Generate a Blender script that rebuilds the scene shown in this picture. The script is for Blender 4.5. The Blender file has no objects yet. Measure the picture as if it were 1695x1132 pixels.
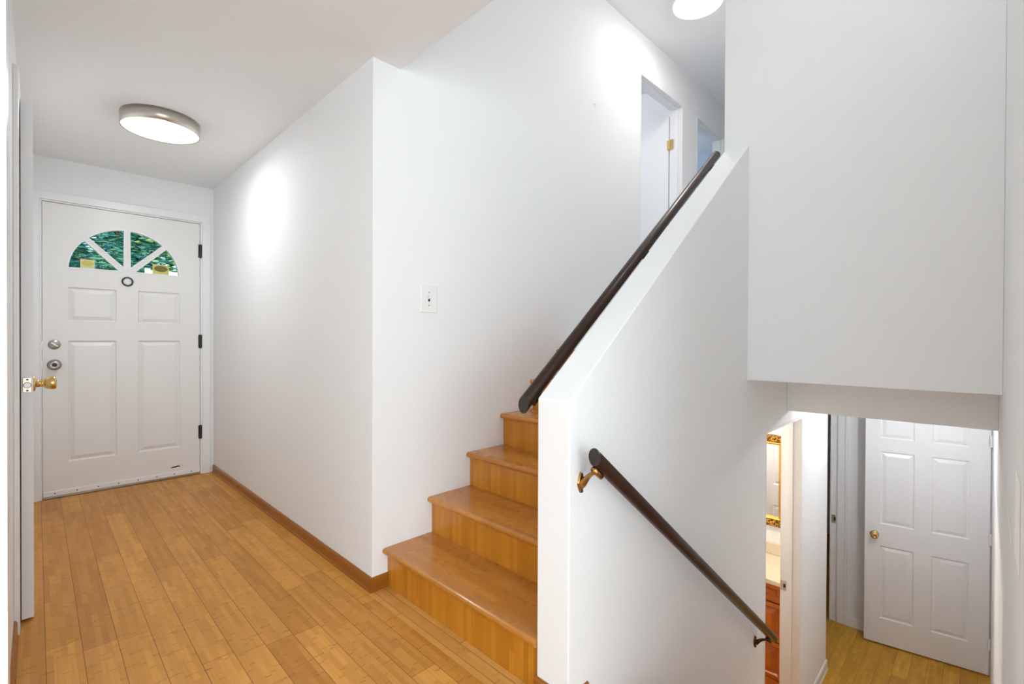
import bpy, bmesh, math, random
from mathutils import Vector, Matrix
random.seed(7)
S = bpy.context.scene
COL = S.collection
# ------------------------------------------------------------------ camera
FPX, YAW, PIT, ROL, EYE = 785.5155, .7839, -.0067, .0042, 1.1132
fw = Vector((math.cos(YAW)*math.cos(PIT), math.sin(YAW)*math.cos(PIT), math.sin(PIT)))
rt = Vector((math.sin(YAW), -math.cos(YAW), 0)); up = rt.cross(fw)
r2 = rt*math.cos(ROL)+up*math.sin(ROL); u2 = -rt*math.sin(ROL)+up*math.cos(ROL)
cd = bpy.data.cameras.new('camera'); cam = bpy.data.objects.new('camera', cd); COL.objects.link(cam)
cam.matrix_world = Matrix(((r2.x, u2.x, -fw.x, 0), (r2.y, u2.y, -fw.y, 0), (r2.z, u2.z, -fw.z, EYE), (0, 0, 0, 1)))
cd.sensor_width = 36; cd.lens = FPX/1695*36; cd.clip_start = .01
S.camera = cam
# ------------------------------------------------------------------ view, world, sun, daylight
S.view_settings.view_transform = 'Standard'; S.view_settings.look = 'None'
S.view_settings.gamma = 1; S.view_settings.exposure = 0.0
S.cycles.use_denoising = True
S.cycles.max_bounces = 14; S.cycles.diffuse_bounces = 9
W = bpy.data.worlds.new('sky'); S.world = W; W.use_nodes = True
bg = W.node_tree.nodes['Background']; bg.inputs[0].default_value = (.62, .84, 1, 1); bg.inputs[1].default_value = 1.5
def lamp(name, kind, loc, target, energy, color=(1, 1, 1), size=None, parent=None, spread=None):
    d = bpy.data.lights.new(name, kind); d.energy = energy; d.color = color
    if kind == 'AREA':
        d.shape = 'RECTANGLE'; d.size, d.size_y = size
        if spread: d.spread = math.radians(spread)
    o = bpy.data.objects.new(name, d); COL.objects.link(o); o.location = loc
    o.rotation_euler = (Vector(target)-Vector(loc)).to_track_quat('-Z', 'Y').to_euler()
    if parent: o.parent = parent
    return o
sun = lamp('sun', 'SUN', (0, -5, 12), (1.8, 3.5, 0), 6, (1, .95, .85)); sun.data.angle = .01
# daylight of the two living room windows behind the camera
lamp('daylight_west_window', 'AREA', (-3.55, -.9, 1.35), (0, -.9, 1.3), 54, (.88, .94, .96), (3.0, 1.7))
lamp('daylight_south_window', 'AREA', (-1.1, -3.55, 1.35), (-1.1, 0, 1.3), 110, (.88, .94, .96), (3.0, 1.7))
# ------------------------------------------------------------------ materials
def newmat(name):
    m = bpy.data.materials.new(name); m.use_nodes = True
    return m, m.node_tree, m.node_tree.nodes['Principled BSDF']
def N(t, typ, **k):
    n = t.nodes.new(typ)
    for a, v in k.items():
        if a.startswith('i_'): n.inputs[int(a[2:])].default_value = v
        else: setattr(n, a, v)
    return n
def mth(t, op, a, b=None):
    n = t.nodes.new('ShaderNodeMath'); n.operation = op
    for i, x in enumerate((a, b)):
        if x is None: continue
        if isinstance(x, (int, float)): n.inputs[i].default_value = x
        else: t.links.new(x, n.inputs[i])
    return n.outputs[0]
def mixc(t, fac, a, b, mode='MIX'):
    n = t.nodes.new('ShaderNodeMix'); n.data_type = 'RGBA'; n.blend_type = mode
    for i, x in ((0, fac), (6, a), (7, b)):
        if isinstance(x, (int, float)): n.inputs[i].default_value = x
        elif isinstance(x, tuple): n.inputs[i].default_value = (*x, 1)
        else: t.links.new(x, n.inputs[i])
    return n.outputs[2]
def bumpn(t, b, h, strength, dist):
    n = N(t, 'ShaderNodeBump'); n.inputs['Strength'].default_value = strength; n.inputs['Distance'].default_value = dist
    t.links.new(h, n.inputs['Height']); t.links.new(n.outputs[0], b.inputs['Normal'])
def paint(name, col, rough=.5, bump=.15, scale=260, spec=.5, smudge=0):
    m, t, b = newmat(name)
    g = N(t, 'ShaderNodeNewGeometry'); n = N(t, 'ShaderNodeTexNoise'); n.inputs['Scale'].default_value = scale
    n.inputs['Detail'].default_value = 3; t.links.new(g.outputs['Position'], n.inputs['Vector'])
    n2 = N(t, 'ShaderNodeTexNoise'); n2.inputs['Scale'].default_value = 1.3; t.links.new(g.outputs['Position'], n2.inputs['Vector'])
    c = mixc(t, mth(t, 'MULTIPLY', n2.outputs[0], .6), col, tuple(x*.965 for x in col))
    if smudge:
        n3 = N(t, 'ShaderNodeTexNoise'); n3.inputs['Scale'].default_value = 7; n3.inputs['Detail'].default_value = 8
        t.links.new(g.outputs['Position'], n3.inputs['Vector'])
        k = mth(t, 'MULTIPLY', mth(t, 'GREATER_THAN', n3.outputs[0], .735), smudge)
        c = mixc(t, k, c, (.42, .40, .37))
    t.links.new(c, b.inputs['Base Color']); b.inputs['Roughness'].default_value = rough
    b.inputs['Specular IOR Level'].default_value = spec
    bumpn(t, b, n.outputs[0], bump, .0015)
    return m
def bamboo(name, u, v, pw, pl, sw, sl, c1, c2, node, seam, rough=.28, coat=.3, nodestr=.62, seamstr=.85, seedo=0, two=True, spec=.4, wearstr=.5):
    m, t, b = newmat(name)
    g = N(t, 'ShaderNodeNewGeometry'); s = N(t, 'ShaderNodeSeparateXYZ'); t.links.new(g.outputs['Position'], s.inputs[0])
    U = s.outputs[u]; V = mth(t, 'ADD', s.outputs[v], 20+seedo)
    U = mth(t, 'ADD', U, 20)
    def wn(a, bb=None):
        n = N(t, 'ShaderNodeTexWhiteNoise', noise_dimensions='2D'); cx = N(t, 'ShaderNodeCombineXYZ')
        t.links.new(a, cx.inputs[0])
        if bb is not None: t.links.new(bb, cx.inputs[1])
        t.links.new(cx.outputs[0], n.inputs['Vector']); return n.outputs['Value']
    def cell(w, l):
        vr = mth(t, 'DIVIDE', V, w); row = mth(t, 'FLOOR', vr); fv = mth(t, 'FRACT', vr)
        ur = mth(t, 'ADD', mth(t, 'DIVIDE', U, l), mth(t, 'MULTIPLY', wn(row), 7.31))
        return row, fv, mth(t, 'FRACT', ur), wn(row, mth(t, 'FLOOR', ur))
    row, fv, fu, tone = cell(pw, pl)
    srow, sfv, sfu, stone = cell(sw, sl)
    # colour
    f = mth(t, 'ADD', mth(t, 'MULTIPLY', tone, .58), mth(t, 'MULTIPLY', stone, .42))
    c = mixc(t, f, c1, c2)
    cx = N(t, 'ShaderNodeCombineXYZ'); t.links.new(mth(t, 'MULTIPLY', U, 5), cx.inputs[0]); t.links.new(mth(t, 'MULTIPLY', V, 170), cx.inputs[1])
    gr = N(t, 'ShaderNodeTexNoise'); gr.inputs['Scale'].default_value = 1; gr.inputs['Detail'].default_value = 4; t.links.new(cx.outputs[0], gr.inputs['Vector'])
    grf = mth(t, 'MULTIPLY', mth(t, 'SUBTRACT', gr.outputs[0], .35), 1.0)
    c = mixc(t, grf, c, tuple(x*.55 for x in c1))
    # bamboo nodes: short brown marks across the strips
    wob = N(t, 'ShaderNodeTexNoise'); wob.inputs['Scale'].default_value = 80; t.links.new(g.outputs['Position'], wob.inputs['Vector'])
    d = mth(t, 'ABSOLUTE', mth(t, 'SUBTRACT', mth(t, 'ADD', sfu, mth(t, 'MULTIPLY', mth(t, 'SUBTRACT', wob.outputs[0], .5), .05)), .5))
    nm = mth(t, 'SUBTRACT', 1, mth(t, 'MINIMUM', mth(t, 'DIVIDE', mth(t, 'MULTIPLY', d, sl), .0035), 1))
    nm = mth(t, 'MULTIPLY', nm, nodestr)
    c = mixc(t, nm, c, node)
    if two:
        r3, f3, u3, t3 = cell(sw*2, sl*1.37)
        d3 = mth(t, 'ABSOLUTE', mth(t, 'SUBTRACT', mth(t, 'ADD', u3, mth(t, 'MULTIPLY', mth(t, 'SUBTRACT', wob.outputs[0], .5), .07)), .5))
        n3 = mth(t, 'SUBTRACT', 1, mth(t, 'MINIMUM', mth(t, 'DIVIDE', mth(t, 'MULTIPLY', d3, sl*1.37), .004), 1))
        c = mixc(t, mth(t, 'MULTIPLY', n3, nodestr*.8), c, node)
    # broad worn patches
    bl = N(t, 'ShaderNodeTexNoise'); bl.inputs['Scale'].default_value = 9; bl.inputs['Detail'].default_value = 5; t.links.new(g.outputs['Position'], bl.inputs['Vector'])
    c = mixc(t, mth(t, 'MULTIPLY', mth(t, 'MAXIMUM', mth(t, 'SUBTRACT', bl.outputs[0], .45), 0), wearstr), c, tuple(x*.6 for x in c1))
    e = mth(t, 'MULTIPLY', mth(t, 'MINIMUM', fv, mth(t, 'SUBTRACT', 1, fv)), pw)
    e2 = mth(t, 'MULTIPLY', mth(t, 'MINIMUM', fu, mth(t, 'SUBTRACT', 1, fu)), pl)
    sm = mth(t, 'LESS_THAN', mth(t, 'MINIMUM', e, e2), .0009)
    c = mixc(t, mth(t, 'MULTIPLY', sm, seamstr), c, seam)
    t.links.new(c, b.inputs['Base Color']); b.inputs['Coat Weight'].default_value = coat; b.inputs['Coat Roughness'].default_value = .12
    b.inputs['Specular IOR Level'].default_value = spec
    rr = mth(t, 'ADD', mth(t, 'MULTIPLY', bl.outputs[0], .25), rough-.1); t.links.new(rr, b.inputs['Roughness'])
    bumpn(t, b, mth(t, 'ADD', mth(t, 'MULTIPLY', sm, -1), mth(t, 'MULTIPLY', gr.outputs[0], .15)), .35, .001)
    return m
def simple(name, col, rough=.4, metal=0, noise=0, scale=40, coat=0, spec=.5):
    m, t, b = newmat(name)
    if noise:
        g = N(t, 'ShaderNodeTexCoord'); n = N(t, 'ShaderNodeTexNoise'); n.inputs['Scale'].default_value = scale; n.inputs['Detail'].default_value = 5
        t.links.new(g.outputs['Object'], n.inputs['Vector'])
        t.links.new(mixc(t, n.outputs[0], col, tuple(x*(1-noise) for x in col)), b.inputs['Base Color'])
    else: b.inputs['Base Color'].default_value = (*col, 1)
    b.inputs['Roughness'].default_value = rough; b.inputs['Metallic'].default_value = metal
    b.inputs['Coat Weight'].default_value = coat; b.inputs['Specular IOR Level'].default_value = spec
    return m
def emis(name, col, s):
    m, t, b = newmat(name); b.inputs['Base Color'].default_value = (.8, .8, .8, 1)
    b.inputs['Emission Color'].default_value = (*col, 1); b.inputs['Emission Strength'].default_value = s
    return m
M = {}
M['wall'] = paint('white_wall_paint', (.835, .845, .85), .65, .25, spec=.12)
M['wall_low'] = paint('lower_white_wall_paint', (.83, .84, .845), .5, .2, spec=.3, smudge=.08)
M['ceil'] = paint('ceiling_paint', (.85, .87, .885), .8, .5, 150, spec=.2)
M['trim'] = paint('trim_paint', (.83, .84, .85), .3, .05, spec=.5)
M['door'] = paint('door_paint', (.80, .795, .785), .33, .06, spec=.5)
M['cream'] = paint('cream_jamb_paint', (.83, .80, .76), .4, .08, smudge=.15)
M['blue'] = paint('blue_grey_wall', (.36, .43, .53), .6, .15, spec=.3)  # even blue-grey base colour for the second upper room's walls
M['lowdoor'] = paint('white_door_paint', (.82, .825, .84), .33, .06, spec=.5)
WB = dict(node=(.20, .075, .012), seam=(.10, .035, .006))
M['floor'] = bamboo('bamboo_planks', 1, 0, .094, .92, .0188, .23, (.74, .35, .066), (.44, .175, .020), rough=.38, coat=0, spec=.3, **WB)
M['lowfloor'] = bamboo('bamboo_planks_lower', 0, 1, .094, .92, .0188, .20, (.70, .37, .045), (.40, .18, .015), rough=.38, coat=0, spec=.3, **WB)
M['strip'] = bamboo('bamboo_border', 1, 0, .047, .9, .0235, .3, (.76, .42, .12), (.60, .28, .06), rough=.38, coat=0, spec=.3, seedo=.013, nodestr=.3, **WB)
M['tread'] = bamboo('bamboo_tread', 1, 0, 5, 5, .030, .55, (.68, .30, .06), (.40, .14, .014), rough=.25, coat=.25, wearstr=.2, two=False, nodestr=.4, **WB)
M['riser'] = bamboo('bamboo_riser', 2, 1, 5, 5, .022, .9, (.72, .31, .028), (.40, .13, .005), rough=.32, coat=.15, nodestr=.3, **WB)
M['base'] = bamboo('wood_baseboard', 1, 2, 5, 5, .02, .5, (.38, .135, .012), (.27, .08, .005), rough=.3, nodestr=.2, **WB)
M['basex'] = bamboo('wood_baseboard_end', 0, 2, 5, 5, .02, .5, (.38, .135, .012), (.27, .08, .005), rough=.3, nodestr=.2, **WB)
M['rail'] = simple('dark_stained_wood', (.040, .016, .008), .33, 0, .6, 14, coat=.05, spec=.35)
M['railend'] = simple('dark_end_grain', (.040, .033, .030), .6, 0, .5, 60)
M['chip'] = simple('chipped_bare_wood', (.42, .27, .16), .7)
M['brass'] = simple('brass', (.78, .53, .22), .22, 1, .2, 30)
M['oldbrass'] = simple('aged_brass', (.50, .27, .09), .3, 1, .5, 60)
M['bronze'] = simple('dark_bronze', (.10, .05, .03), .35, 1, .4, 50)
M['nickel'] = simple('nickel', (.48, .46, .43), .3, 1, .15, 30)
M['brushed'] = simple('brushed_nickel', (.56, .52, .46), .33, 1)
M['plate'] = simple('latch_plate', (.66, .60, .47), .3, 1)
M['dark'] = simple('dark_metal', (.05, .045, .04), .4, .6)
M['black'] = simple('black', (.012, .012, .012), .5)
M['lens'] = simple('lens_glass', (.75, .8, .85), .08)
M['plastic'] = simple('white_plastic', (.83, .83, .82), .3)
M['lit'] = emis('lit_diffuser', (1, .90, .70), 1.3)
M['lit2'] = emis('lit_diffuser_bright', (1, .93, .85), 3)
M['lit3'] = emis('lit_diffuser_cool', (.95, .97, 1), 2)
M['litw'] = emis('lit_globe_warm', (1, .84, .62), 3)
M['mirror'] = simple('mirror_glass', (.92, .92, .9), .02, 1)
M['cherry'] = simple('cherry_wood', (.56, .13, .011), .35, 0, .35, 9, coat=.15)
M['cherryshade'] = simple('shaded_cherry_wood', (.10, .018, .003), .5)  # cherry darkened so the gaps between drawers read as shade
M['touch'] = simple('touch_up_paint_sheen', (.93, .93, .92), .7)  # matte and whitened: the strokes' gloss is put into the colour
M['counter'] = simple('laminate_counter', (.74, .62, .46), .25, 0, .12, 25)
M['sheet'] = simple('sticker_yellow', (.62, .55, .12), .5)
M['sheet2'] = simple('sticker_pale', (.70, .66, .38), .5)
M['ink'] = simple('sticker_olive', (.16, .14, .02), .5)
M['leaf'] = simple('leaf_green', (.13, .38, .22), .45, 0, .7, .8)
M['needle'] = simple('needle_green', (.05, .27, .23), .5, 0, .6, .8)
M['lime'] = simple('leaf_lime', (.42, .62, .24), .45, 0, .5, .8)
M['bark'] = simple('bark', (.12, .08, .05), .9, 0, .5, 10)
M['siding'] = simple('white_siding', (.85, .86, .88), .5)
M['roof'] = simple('roof_shingle', (.2, .2, .2), .9, 0, .4, 20)
M['lawn'] = simple('lawn', (.10, .20, .04), .9, 0, .5, 6)
g_, t_, b_ = newmat('window_glass'); M['glass'] = g_
b_.inputs['Transmission Weight'].default_value = 1; b_.inputs['Roughness'].default_value = 0; b_.inputs['IOR'].default_value = 1.02
b_.inputs['Base Color'].default_value = (.9, .98, 1, 1)
# carved gilt
m, t, b = newmat('carved_gilt'); M['gilt'] = m
tc = N(t, 'ShaderNodeTexCoord'); n = N(t, 'ShaderNodeTexNoise'); n.inputs['Scale'].default_value = 38; n.inputs['Distortion'].default_value = 2.5; n.inputs['Detail'].default_value = 2
t.links.new(tc.outputs['Object'], n.inputs['Vector'])
cr = N(t, 'ShaderNodeValToRGB'); t.links.new(n.outputs[0], cr.inputs[0]); cr.color_ramp.elements[0].position = .46; cr.color_ramp.elements[0].color = (.07, .02, .003, 1)
cr.color_ramp.elements[1].position = .60; cr.color_ramp.elements[1].color = (.72, .36, .05, 1)
t.links.new(cr.outputs[0], b.inputs['Base Color']); b.inputs['Metallic'].default_value = .6; b.inputs['Roughness'].default_value = .38
bumpn(t, b, n.outputs[0], 1, .02)
M['gold'] = simple('gilt_plain', (.62, .34, .07), .42, .7)
# ------------------------------------------------------------------ helpers
def tag(o, label=None, cat=None, group=None, kind=None):
    if label: o['label'] = label
    if cat: o['category'] = cat
    if group: o['group'] = group
    if kind: o['kind'] = kind
    return o
def link(name, me, mat, parent=None, smooth=False, bevel=0):
    o = bpy.data.objects.new(name, me); COL.objects.link(o)
    if mat: me.materials.append(mat)
    if parent: o.parent = parent
    if smooth:
        for p in me.polygons: p.use_smooth = True
    if bevel:
        md = o.modifiers.new('bevel', 'BEVEL'); md.width = bevel; md.segments = 2; md.limit_method = 'ANGLE'
    return o
def fin(name, bm, mat, parent=None, smooth=False, bevel=0):
    bmesh.ops.recalc_face_normals(bm, faces=bm.faces)
    me = bpy.data.meshes.new(name); bm.to_mesh(me); bm.free()
    return link(name, me, mat, parent, smooth, bevel)
def box(bm, x0, x1, y0, y1, z0, z1, mi=0):
    v = [bm.verts.new((x, y, z)) for x in (x0, x1) for y in (y0, y1) for z in (z0, z1)]
    for f in ((0, 1, 3, 2), (4, 6, 7, 5), (0, 4, 5, 1), (2, 3, 7, 6), (0, 2, 6, 4), (1, 5, 7, 3)):
        bm.faces.new([v[i] for i in f]).material_index = mi
    return bm
def boxo(name, b, mat, parent=None, bevel=0):
    return fin(name, box(bmesh.new(), *b), mat, parent, bevel=bevel)
def cyl(bm, p0, p1, ra, rb=None, n=24, caps=True, squash=None):
    p0 = Vector(p0); p1 = Vector(p1); rb = ra if rb is None else rb
    q = (p1-p0).normalized().to_track_quat('Z', 'Y')
    A, B = [], []
    for i in range(n):
        a = 2*math.pi*i/n; d = Vector((math.cos(a), math.sin(a), 0))
        A.append(bm.verts.new(p0+q @ (d*ra))); B.append(bm.verts.new(p1+q @ (d*rb)))
    for i in range(n): bm.faces.new((A[i], A[(i+1) % n], B[(i+1) % n], B[i]))
    if caps: bm.faces.new(A[::-1]); bm.faces.new(B)
    return bm
def lathe(bm, prof, origin, axis, n=32):
    q = Vector(axis).normalized().to_track_quat('Z', 'Y'); o = Vector(origin); rings = []
    for r, h in prof:
        if r < 1e-6: rings.append([bm.verts.new(o+q @ Vector((0, 0, h)))])
        else: rings.append([bm.verts.new(o+q @ Vector((r*math.cos(2*math.pi*i/n), r*math.sin(2*math.pi*i/n), h))) for i in range(n)])
    for a, b in zip(rings, rings[1:]):
        for i in range(n):
            if len(a) == 1 and len(b) == 1: continue
            if len(a) == 1: bm.faces.new((a[0], b[i], b[(i+1) % n]))
            elif len(b) == 1: bm.faces.new((a[i], a[(i+1) % n], b[0]))
            else: bm.faces.new((a[i], a[(i+1) % n], b[(i+1) % n], b[i]))
    return bm
def tube(bm, pts, rads, n=12):
    pts = [Vector(p) for p in pts]; rings = []
    for k, p in enumerate(pts):
        d = (pts[min(k+1, len(pts)-1)]-pts[max(k-1, 0)]).normalized(); q = d.to_track_quat('Z', 'Y')
        rings.append([bm.verts.new(p+q @ Vector((rads[k]*math.cos(2*math.pi*i/n), rads[k]*math.sin(2*math.pi*i/n), 0))) for i in range(n)])
    for a, b in zip(rings, rings[1:]):
        for i in range(n): bm.faces.new((a[i], a[(i+1) % n], b[(i+1) % n], b[i]))
    bm.faces.new(rings[0][::-1]); bm.faces.new(rings[-1])
    return bm
def plate(name, loops, thick, to3, mat, parent=None, bevel=0):
    """flat plate with holes; loops are 2-D, first is the outline; to3 maps (a, b, depth) to 3-D"""
    cu = bpy.data.curves.new('tmp', 'CURVE'); cu.dimensions = '2D'; cu.fill_mode = 'BOTH'; cu.extrude = thick/2
    for lp in loops:
        sp = cu.splines.new('POLY'); sp.points.add(len(lp)-1); sp.use_cyclic_u = True
        for p, (a, b) in zip(sp.points, lp): p.co = (a, b, 0, 1)
    tmp = bpy.data.objects.new('tmp', cu); COL.objects.link(tmp)
    dg = bpy.context.evaluated_depsgraph_get(); me = bpy.data.meshes.new_from_object(tmp.evaluated_get(dg))
    bpy.data.objects.remove(tmp); bpy.data.curves.remove(cu)
    me.materials.clear()
    for p in me.polygons: p.use_smooth = False
    for v in me.vertices: v.co = Vector(to3(v.co.x, v.co.y, v.co.z+thick/2))
    bm = bmesh.new(); bm.from_mesh(me); bmesh.ops.remove_doubles(bm, verts=bm.verts, dist=1e-5)
    bmesh.ops.recalc_face_normals(bm, faces=bm.faces); bm.to_mesh(me); bm.free(); me.name = name
    return link(name, me, mat, parent, bevel=bevel)
XZ = lambda y0: (lambda a, b, d: (a, y0+d, b))
YZ = lambda x0: (lambda a, b, d: (x0+d, a, b))
XY = lambda z0: (lambda a, b, d: (a, b, z0+d))
def struct(o, label=None, cat=None): return tag(o, label, cat, kind='structure')
def rect(a0, a1, b0, b1): return [(a0, b0), (a1, b0), (a1, b1), (a0, b1)]
# ------------------------------------------------------------------ dimensions
YD, XH, XL, ZC, YS, XE = 4.5361, 1.0394, -.0600, 2.3394, 1.8983, 1.1733
R1, RUN, RISE, ZUF = 1.116, .2409, .1749, 1.0494
ZU, ZHD = 3.4831, 3.172
XW, ZW, YA, YB, XB, ZT, ZBOT, YR = 1.1015, .9284, .9835, .8589, 2.5684, 2.1063, .908, -.0487
XC, ZC2, XO1, XO2, ZO, XK, ZL = 3.2509, .6809, 2.8659, 3.6128, .6035, 4.3331, -1.4536
XF = 5.16
# ------------------------------------------------------------------ shell
struct(plate('floor_main', [[(-3.5, -3.5), (1.2, -3.5), (1.2, YB), (XW, YB), (XW, YA), (1.15, YA), (1.15, 4.69), (-.9, 4.69), (-.9, 1.6), (-3.5, 1.6)]], .2, XY(-.2), M['floor']),
       'honey coloured bamboo plank floor of the entry hall', 'floor')
struct(plate('floor_lower', [rect(1.0, 7.6, -.2, 2.75)], .1, XY(ZL-.1), M['lowfloor']), 'bamboo plank floor of the lower hall', 'floor')
struct(plate('floor_upper', [[(2.34, YA), (2.69, YA), (2.69, -.17), (7.6, -.17), (7.6, 5.2), (2.34, 5.2)]], ZUF-ZBOT, XY(ZBOT), M['ceil']), 'upper landing floor slab over the lower hall', 'floor')
struct(boxo('ceiling_main', (-3.6, XE, -3.6, 4.7, ZC, ZC+.2), M['ceil'], bevel=.003), 'low white ceiling of the entry hall', 'ceiling')
struct(boxo('ceiling_upper', (1.0, 6.2, -.2, 5.2, ZU, ZU+.1), M['ceil']), 'high white ceiling over the stairs', 'ceiling')
struct(boxo('wall_above', (1.05, XE-.001, -.17, YS, ZC+.2, ZU), M['wall']), 'white wall above the entry ceiling edge', 'wall')
struct(plate('wall_back', [[(XH, -.2), (1.15, -.2), (6.1, -.2), (6.1, ZU), (XH, ZU)], rect(3.29, 4.02, ZUF, ZHD), rect(4.305, 4.955, ZUF, ZHD)], .112, XZ(YS), M['wall']),
       'tall white wall beside the wooden stairs going up', 'wall')
struct(boxo('wall_right', (XH, 1.15, YS+.112, 4.7, 0, ZC), M['wall']), 'white wall right of the white front door', 'wall')
struct(plate('wall_front', [[(-.9, 0), (.012, 0), (.012, 2.052), (.962, 2.052), (.962, 0), (XH, 0), (XH, ZC), (-.9, ZC)]], .15, XZ(YD), M['wall']),
       'white wall around the front door', 'wall')
struct(plate('wall_left', [[(1.59, 0), (2.60, 0), (2.60, 2.05), (3.40, 2.05), (3.40, 0), (YD, 0), (YD, ZC), (1.59, ZC)]], .11, YZ(XL-.11), M['wall']),
       'white wall left of the front door', 'wall')
struct(boxo('wall_partition', (-3.5, -.0437, 1.47, 1.59, 0, ZC), M['trim']), 'bright white wall end at the far left edge', 'wall')
struct(boxo('wall_closet', (-.9, -.8, 1.59, 4.69, 0, ZC), M['wall']), 'closet back wall behind the left door', 'wall')
struct(plate('wall_dividing', [[(XW, -1.4536), (XW, ZW), (XB, ZT), (XB+.001, ZBOT), (XK, ZBOT), (XK, ZL), (XO2, ZL), (XO2, ZO), (XO1, ZO), (XO1, ZL)]], YA-YB, XZ(YB), M['wall'], bevel=.004),
       'white half wall with a sloping top between the two stairs', 'wall')
struct(boxo('wall_landing', (XB, 2.69, YR, YA, ZBOT, ZU), M['wall'], bevel=.003), 'large plain white wall face hanging over the stairs down', 'wall')
struct(boxo('wall_landing_side', (2.69, 6.1, YB, YA, ZUF, ZU), M['wall']), 'white side wall of the upper landing', 'wall')
struct(boxo('wall_header', (XC, 3.37, YR, YB, ZC2, ZBOT), M['wall'], bevel=.003), 'shaded white header beam over the foot of the stairs down', 'wall')
struct(plate('wall_side', [[(1.0, -.2), (1.0, ZL), (7.6, ZL), (7.6, ZBOT), (6.1, ZBOT), (6.1, ZU), (1.0, ZU)]], .12, XZ(YR-.12), M['wall']), 'white wall along the right edge of the stairs', 'wall')
struct(plate('wall_lower_end', [[(-.17, ZL), (-.035, ZL), (-.035, ZL+2.05), (.735, ZL+2.05), (.735, ZL), (1.0, ZL), (1.0, ZL+2.05), (1.76, ZL+2.05), (1.76, ZL), (2.65, ZL), (2.65, ZBOT), (-.17, ZBOT)]], .11, YZ(XF), M['wall_low']),
       'grey white wall at the end of the lower hall', 'wall')
struct(boxo('wall_bathroom', (4.22, XK, YA, 2.65, ZL, ZBOT), M['wall_low']), 'warm lit wall behind the gilt mirror', 'wall')
struct(boxo('wall_bathroom_side', (2.45, 2.55, YA, 2.65, ZL, ZBOT), M['wall_low']), 'bathroom wall under the stairs', 'wall')
struct(boxo('wall_lower_back', (2.45, 7.6, 2.65, 2.75, ZL, ZBOT), M['wall_low']), 'back wall of the lower floor', 'wall')
struct(boxo('wall_far_room', (7.42, 7.52, -.17, 2.65, ZL, ZBOT), M['wall_low']), 'far wall of the dark lower room', 'wall')
struct(boxo('wall_storage', (XF+.11, 7.42, .84, .90, ZL, ZBOT), M['wall_low']), 'wall beside the lower closet', 'wall')
struct(boxo('wall_below_stairs', (1.0, 1.1, YR, YB, ZL, -.2), M['wall_low']), 'wall under the edge of the entry floor', 'wall')
struct(boxo('wall_below_stairs_side', (1.0, 1.1, YB, 2.65, ZL, -.2), M['wall_low']), 'wall under the stairs going up', 'wall')
# upper rooms
struct(boxo('wall_upper_room_west', (2.25, 2.35, YS+.112, 5.1, ZUF, ZU), M['wall']), 'west wall of the upper room', 'wall')
struct(boxo('wall_upper_room_east', (4.155, 4.27, YS+.112, 5.1, ZUF, ZU), M['wall']), 'wall between the two upper rooms', 'wall')
struct(boxo('wall_upper_room_north', (2.25, 4.27, 5.0, 5.1, ZUF, ZU), M['wall']), 'north wall of the first upper room', 'wall')
struct(boxo('wall_blue_north', (4.27, 6.1, 5.0, 5.1, ZUF, ZU), M['blue']), 'blue grey north wall of the second upper room', 'wall')
struct(boxo('wall_blue_east', (6.0, 6.1, YS+.112, 5.0, ZUF, ZU), M['blue']), 'blue grey wall seen through the second upper doorway', 'wall')
struct(boxo('wall_upper_end', (6.0, 6.1, YA, YS, ZUF, ZU), M['wall']), 'end wall of the upper landing', 'wall')
# living room behind the camera, with its two windows
struct(plate('wall_west', [rect(-3.6, 1.6, 0, ZC), rect(-2.4, .6, .5, 2.2)], .12, YZ(-3.6), M['wall']), 'living room wall with the west window', 'wall')
struct(plate('wall_south', [rect(-3.6, 1.1, 0, ZC), rect(-2.6, .4, .5, 2.2)], .12, XZ(-3.6), M['wall']), 'living room wall with the south window', 'wall')
struct(boxo('wall_east', (1.0, 1.1, -3.5, -.17, 0, ZC), M['wall']), 'living room wall right of the stairs', 'wall')
for nm, a0, a1, ax in (('window_1', -2.4, .6, 'x'), ('window_2', -2.6, .4, 'y')):
    bm = bmesh.new()
    for k in (0, 1):
        for c0 in ((a0, a0+.05), ((a0+a1)/2-.03, (a0+a1)/2+.03), (a1-.05, a1)):
            if k == 0: box(bm, *((-3.5, -3.47, *c0) if ax == 'x' else (*c0, -3.5, -3.47)), .5, 2.2)
        z = (.5, .55) if k == 0 else (2.15, 2.2)
        box(bm, *((-3.5, -3.47, a0+.05, a1-.05) if ax == 'x' else (a0+.05, a1-.05, -3.5, -3.47)), *z)
    struct(fin(nm, bm, M['trim']), 'white framed living room window', 'window')
# border boards of the floor against the first riser
boxo('floor_border', (XH-.02, R1-.001, YA+.02, YS-.013, 0, .0012), M['strip']); struct(bpy.data.objects['floor_border'], 'pale bamboo border boards along the lowest riser', 'floor')
M['bounce_carpet'] = paint('grey_bounce_carpet', (.72, .73, .75), .95, .8, 300, spec=.1)  # pale reflector added behind the camera, bounces neutral light to the ceiling
struct(boxo('floor_bounce_carpet', (-3.45, .95, -3.45, -.35, 0, .012), M['bounce_carpet']), 'pale grey floor cover added unseen to bounce light', 'floor')
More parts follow.
